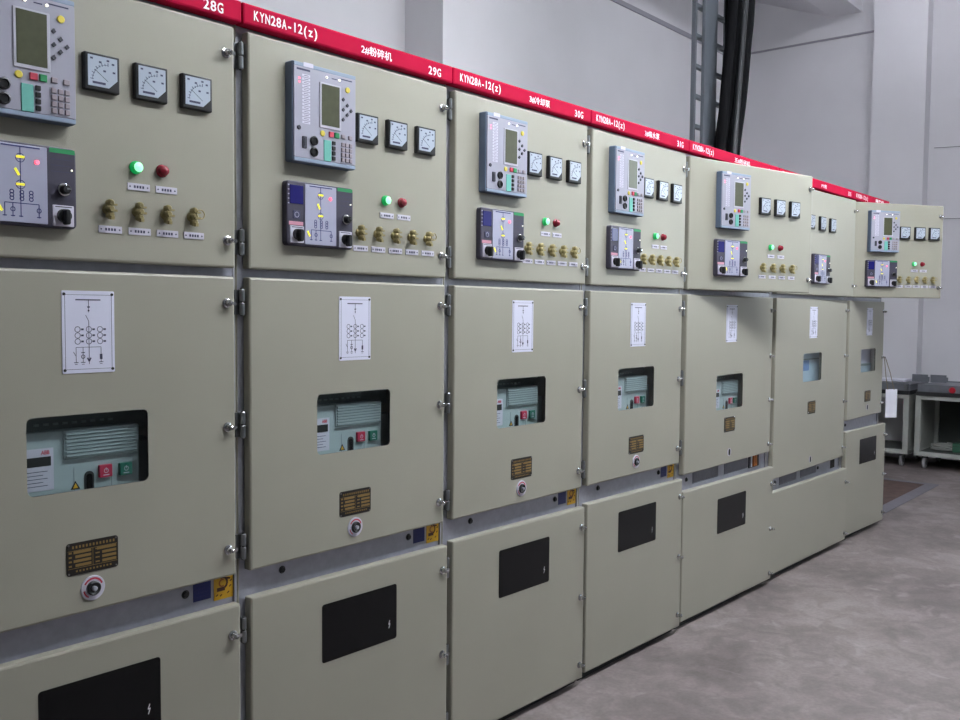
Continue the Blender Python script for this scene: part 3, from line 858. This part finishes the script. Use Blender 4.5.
# floor pit beside the end cabinet
r = root('pit_cover', (7.1, .5, 0), 'reddish pit cover in a grey steel frame, set in the floor beyond the end cabinet', 'pit cover')
b = MB('pitframe')
b.box(6.2, 8.03, .065, .165, 0, .006); b.box(7.96, 8.03, .165, 1.0, 0, .006); b.box(6.2, 6.27, .165, 1.0, 0, .006); b.box(6.2, 8.03, 1.0, 1.08, 0, .006)
part('pit_frame', b.mesh('pit_frame'), r, loc=(-7.1, -.5, 0))
b = MB('pitplate', 'dark'); b.box(6.275, 7.955, .17, .995, 0, .003); b.box(7.04, 7.046, .17, .995, .003, .0032, 1)
part('cover_plate', b.mesh('cover_plate'), r, loc=(-7.1, -.5, 0))

# ------------------------------------------------------------------ carts (open face towards the camera, -x)
CXF, CXB = 8.80, 9.50
def m_post():
    b = MB('cartpaint'); b.plate(-.024, .024, 0, .575, -.024, .024, .004, .004); return b
def m_wheel():
    b = MB('rubber', 'dark')
    for rr, x0, x1, m in ((.054, -.014, .014, 0), (.022, -.018, .018, 1)):
        L = [[(q*math.cos(2*PI*i/20), x, q*math.sin(2*PI*i/20)) for i in range(20)] for q, x in ((rr*.85, x0), (rr, x0+.004), (rr, x1-.004), (rr*.85, x1))]
        b.loops(L, m); b.add(L[0], [tuple(range(20))], m); b.add(L[-1], [tuple(range(20))], m)
    return b
def m_fork():
    b = MB('hinge'); b.box(-.03, .03, -.03, .03, .121, .128)
    for y in (-.024, .020): b.box(-.022, .016, y, y+.004, .045, .122)
    return b
def make_cart(y0, y1, label, knob):
    ym = (y0+y1)/2
    c = root('steel_cart', ((CXF+CXB)/2, ym, 0), label, 'cart', 'steel carts by the end wall')
    ox, oy = -(CXF+CXB)/2, -ym
    def pp(name, b, **k): return part(name, b.mesh(name), c, loc=(ox, oy, 0), **k)
    for x in (CXF+.024, CXB-.024):
        for y in (y0+.024, y1-.024): part('corner_post', cached('corner_post', m_post), c, loc=(x+ox, y+oy, .13))
    b = MB('cartpaint', 'cartdark')
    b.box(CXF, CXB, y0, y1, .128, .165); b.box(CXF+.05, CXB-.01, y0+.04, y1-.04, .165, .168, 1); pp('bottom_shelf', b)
    for x0, x1 in ((CXF-.001, CXF+.047), (CXB-.047, CXB)):
        b = MB('cartpaint'); b.box(x0, x1, y0+.048, y1-.048, .668, .704); pp('top_rail', b)
    for y in (y0+.006, y1-.012):
        b = MB('cartpaint'); b.box(CXF+.048, CXB-.048, y, y+.005, .165, .70); pp('side_panel', b)
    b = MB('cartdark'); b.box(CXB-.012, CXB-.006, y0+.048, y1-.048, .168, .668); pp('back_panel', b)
    b = MB('dark'); b.box(CXF-.01, CXB, y0, y1, .705, .742); pp('bearing_strip', b, label='black band under the tray')
    b = MB('carttop'); b.box(CXF+.02, CXB, y0+.01, y1-.01, .742, .80); b.box(CXF+.02, CXF+.05, y0+.01, y1-.01, .80, .812); b.box(CXB-.03, CXB, y0+.01, y1-.01, .80, .812); pp('lifting_tray', b)
    for x in (CXF+.10, CXB-.10):
        for y in (y0+.075, y1-.075):
            f = part('caster', cached('caster', m_fork), c, loc=(x+ox, y+oy, 0))
            part('wheel', cached('wheel', m_wheel), f, loc=(-.004, 0, .054))
    if knob:
        b = MB('redknob', 'hinge')
        L = [(.009, 0), (.009, -.02), (.026, -.024), (.030, -.036), (.022, -.05)]
        b.lathe(L, 18); o = part('tray_knob', b.mesh('tray_knob'), c, Matrix.Translation((CXF+.02+ox, .165+oy, .772)) @ Matrix.Rotation(-PI/2, 4, 'Z'), label='red knob')
    else:
        b = MB('hinge'); b.box(CXF-.004, CXF+.02, y0+.02, y0+.05, .742, .80); pp('tray_catch', b)
make_cart(.545, 1.345, 'grey steel cart on casters by the end wall, half hidden by the end cabinet', False)
make_cart(-.33, .485, 'grey steel cart on casters by the end wall, with a red knob on its tray', True)
# things on and in the carts
def folded(name, x0, x1, y0, y1, z, lab, tilt, mtl='carttop'):
    b = MB(mtl); b.plate(-(y1-y0)/2, (y1-y0)/2, 0, .075, 0, .004, .003, .001)
    b.box(-(y1-y0)/2, (y1-y0)/2, .004, .07, 0, .004); b.box(-(y1-y0)/2, (y1-y0)/2, .066, .07, .004, .05)
    o = part(name, b.mesh(name)); o.matrix_world = Matrix.Translation((x0, (y0+y1)/2, z)) @ Matrix.Rotation(-PI/2, 4, 'Z') @ Matrix.Rotation(math.radians(tilt), 4, 'Y')
    tag(o, lab, 'sheet', 'folded steel sheets on the carts')
folded('folded_sheet', 9.12, 9.2, .465, .61, .813, 'folded grey steel sheet lying across the corners of both carts', 0)
folded('folded_sheet', 9.15, 9.3, .305, .45, .813, 'folded grey steel sheet standing on the cart with the red knob', 0)
b = MB('paper'); b.box(9.0, 9.22, .64, .90, .813, .835)
tag(part('white_sheet', b.mesh('white_sheet')), 'white flat sheet lying on top of the left cart', 'sheet')
b = MB('clearc')
P = []
for i in range(240):
    t = i/240*2*PI*6; rr = .085+.006*math.sin(t*1.7)
    P.append((9.05+rr*math.cos(t), .29+rr*math.sin(t)*1.15, .174+.006*i/24+.004*math.sin(t*.5)))
b.tube(P, .0062, 6)
tag(part('cable_coil', b.mesh('cable_coil')), 'pale cable coil lying inside the right cart', 'coil')
b = MB('boxgreen', 'dark'); b.plate(-.09, .09, 0, .085, -.05, .05, .006, .004); b.box(-.088, .088, -.0515, -.0505, .055, .058, 1)
o = part('green_box', b.mesh('green_box')); o.matrix_world = Matrix.Translation((9.02, .10, .1685)) @ Matrix.Rotation(-PI/2, 4, 'Z')
tag(o, 'small green box inside the right cart, beside the pale coil', 'box')

# paper tag hung on the end cabinet's middle latch
TX, TY = S[7]+.008, -.045
r = root('hanging_tag', (TX+.02, TY-.01, .80), 'white paper tag hanging by a brown string from the end cabinet latch', 'tag', None, math.radians(-42))
b = MB('paper'); b.plate(-.050, .036, -.045, .155, -.002, .002, .002, .0008)
part('paper_slip', b.mesh('paper_slip'), r, label='white slip')
b = MB('string'); b.tube([(-.035, 0, .150), (-.052, .002, .25), (-.062, .008, .366), (-.066, .012, .384), (-.054, .008, .372), (-.02, .002, .27), (.012, 0, .150)], .003, 8)
part('string', b.mesh('string'), r)

# ------------------------------------------------------------------ ceiling lights
def batten(x, y, z, lab, L=2.4, tube='tube'):
    r = root('pendant_light', (x, y, z), lab, 'ceiling light', 'fluorescent lights under the ceiling')
    b = MB('lampcase'); b.box(-L/2, L/2, -.03, .03, .0, .05); [(b.box(q-.012, q+.012, -.012, .012, .05, HC-z), b.box(q-.06, q+.06, -.06, .06, HC-z-.02, HC-z)) for q in (-L/2+.2, 0, L/2-.2)]
    part('housing', b.mesh('housing'), r)
    b = MB(tube)
    for dy in (-.055, .055):
        b.tube([(-L/2+.03, dy, .0), (L/2-.03, dy, .0)], .019, 12)
    part('tube', b.mesh('tube'), r)
for x, lab in ((1.9, 'fluorescent light hung over the aisle nearer the camera'), (4.6, 'fluorescent light hung over the aisle nearer the end wall')):
    batten(x, -1.3, 3.4, lab)
batten(5.3, .4, 4.85, 'added unseen fluorescent fill light above the wide cabinets, brightening the back wall', tube='tubefill')  # both rear lights are added out of view to lift the walls
batten(7.9, .4, 4.85, 'added unseen fluorescent fill light beyond the end cabinet, brightening the walls', tube='tubefill')
w = bpy.data.worlds.new('World'); SC.world = w; w.use_nodes = True
w.node_tree.nodes['Background'].inputs[0].default_value = (.88, .95, 1.0, 1); w.node_tree.nodes['Background'].inputs[1].default_value = 7

# ------------------------------------------------------------------ camera
cd = bpy.data.cameras.new('camera'); cam = bpy.data.objects.new('camera', cd); COL.objects.link(cam)
R = Vector((0.6451425724539195, -0.7640170027848698, 0.008311477796596571))
U = Vector((0.03585992194519611, 0.04114287007786095, 0.9985095544058857))
F = Vector((0.7632202350603813, 0.6438829736041949, -0.053940607124836726))
m = Matrix.Identity(4)
for i in range(3): m[i][0], m[i][1], m[i][2] = R[i], U[i], -F[i]
m.translation = Vector((-0.63423123, -2.01351129, 1.485))
cam.matrix_world = m
cd.sensor_width = 36; cd.sensor_fit = 'HORIZONTAL'; cd.lens = 924.84*36/960; cd.clip_start = .05
SC.camera = cam
vs = SC.view_settings
vs.view_transform = 'Standard'; vs.look = 'None'; vs.gamma = 1; vs.use_curve_mapping = False; vs.exposure = 0.2
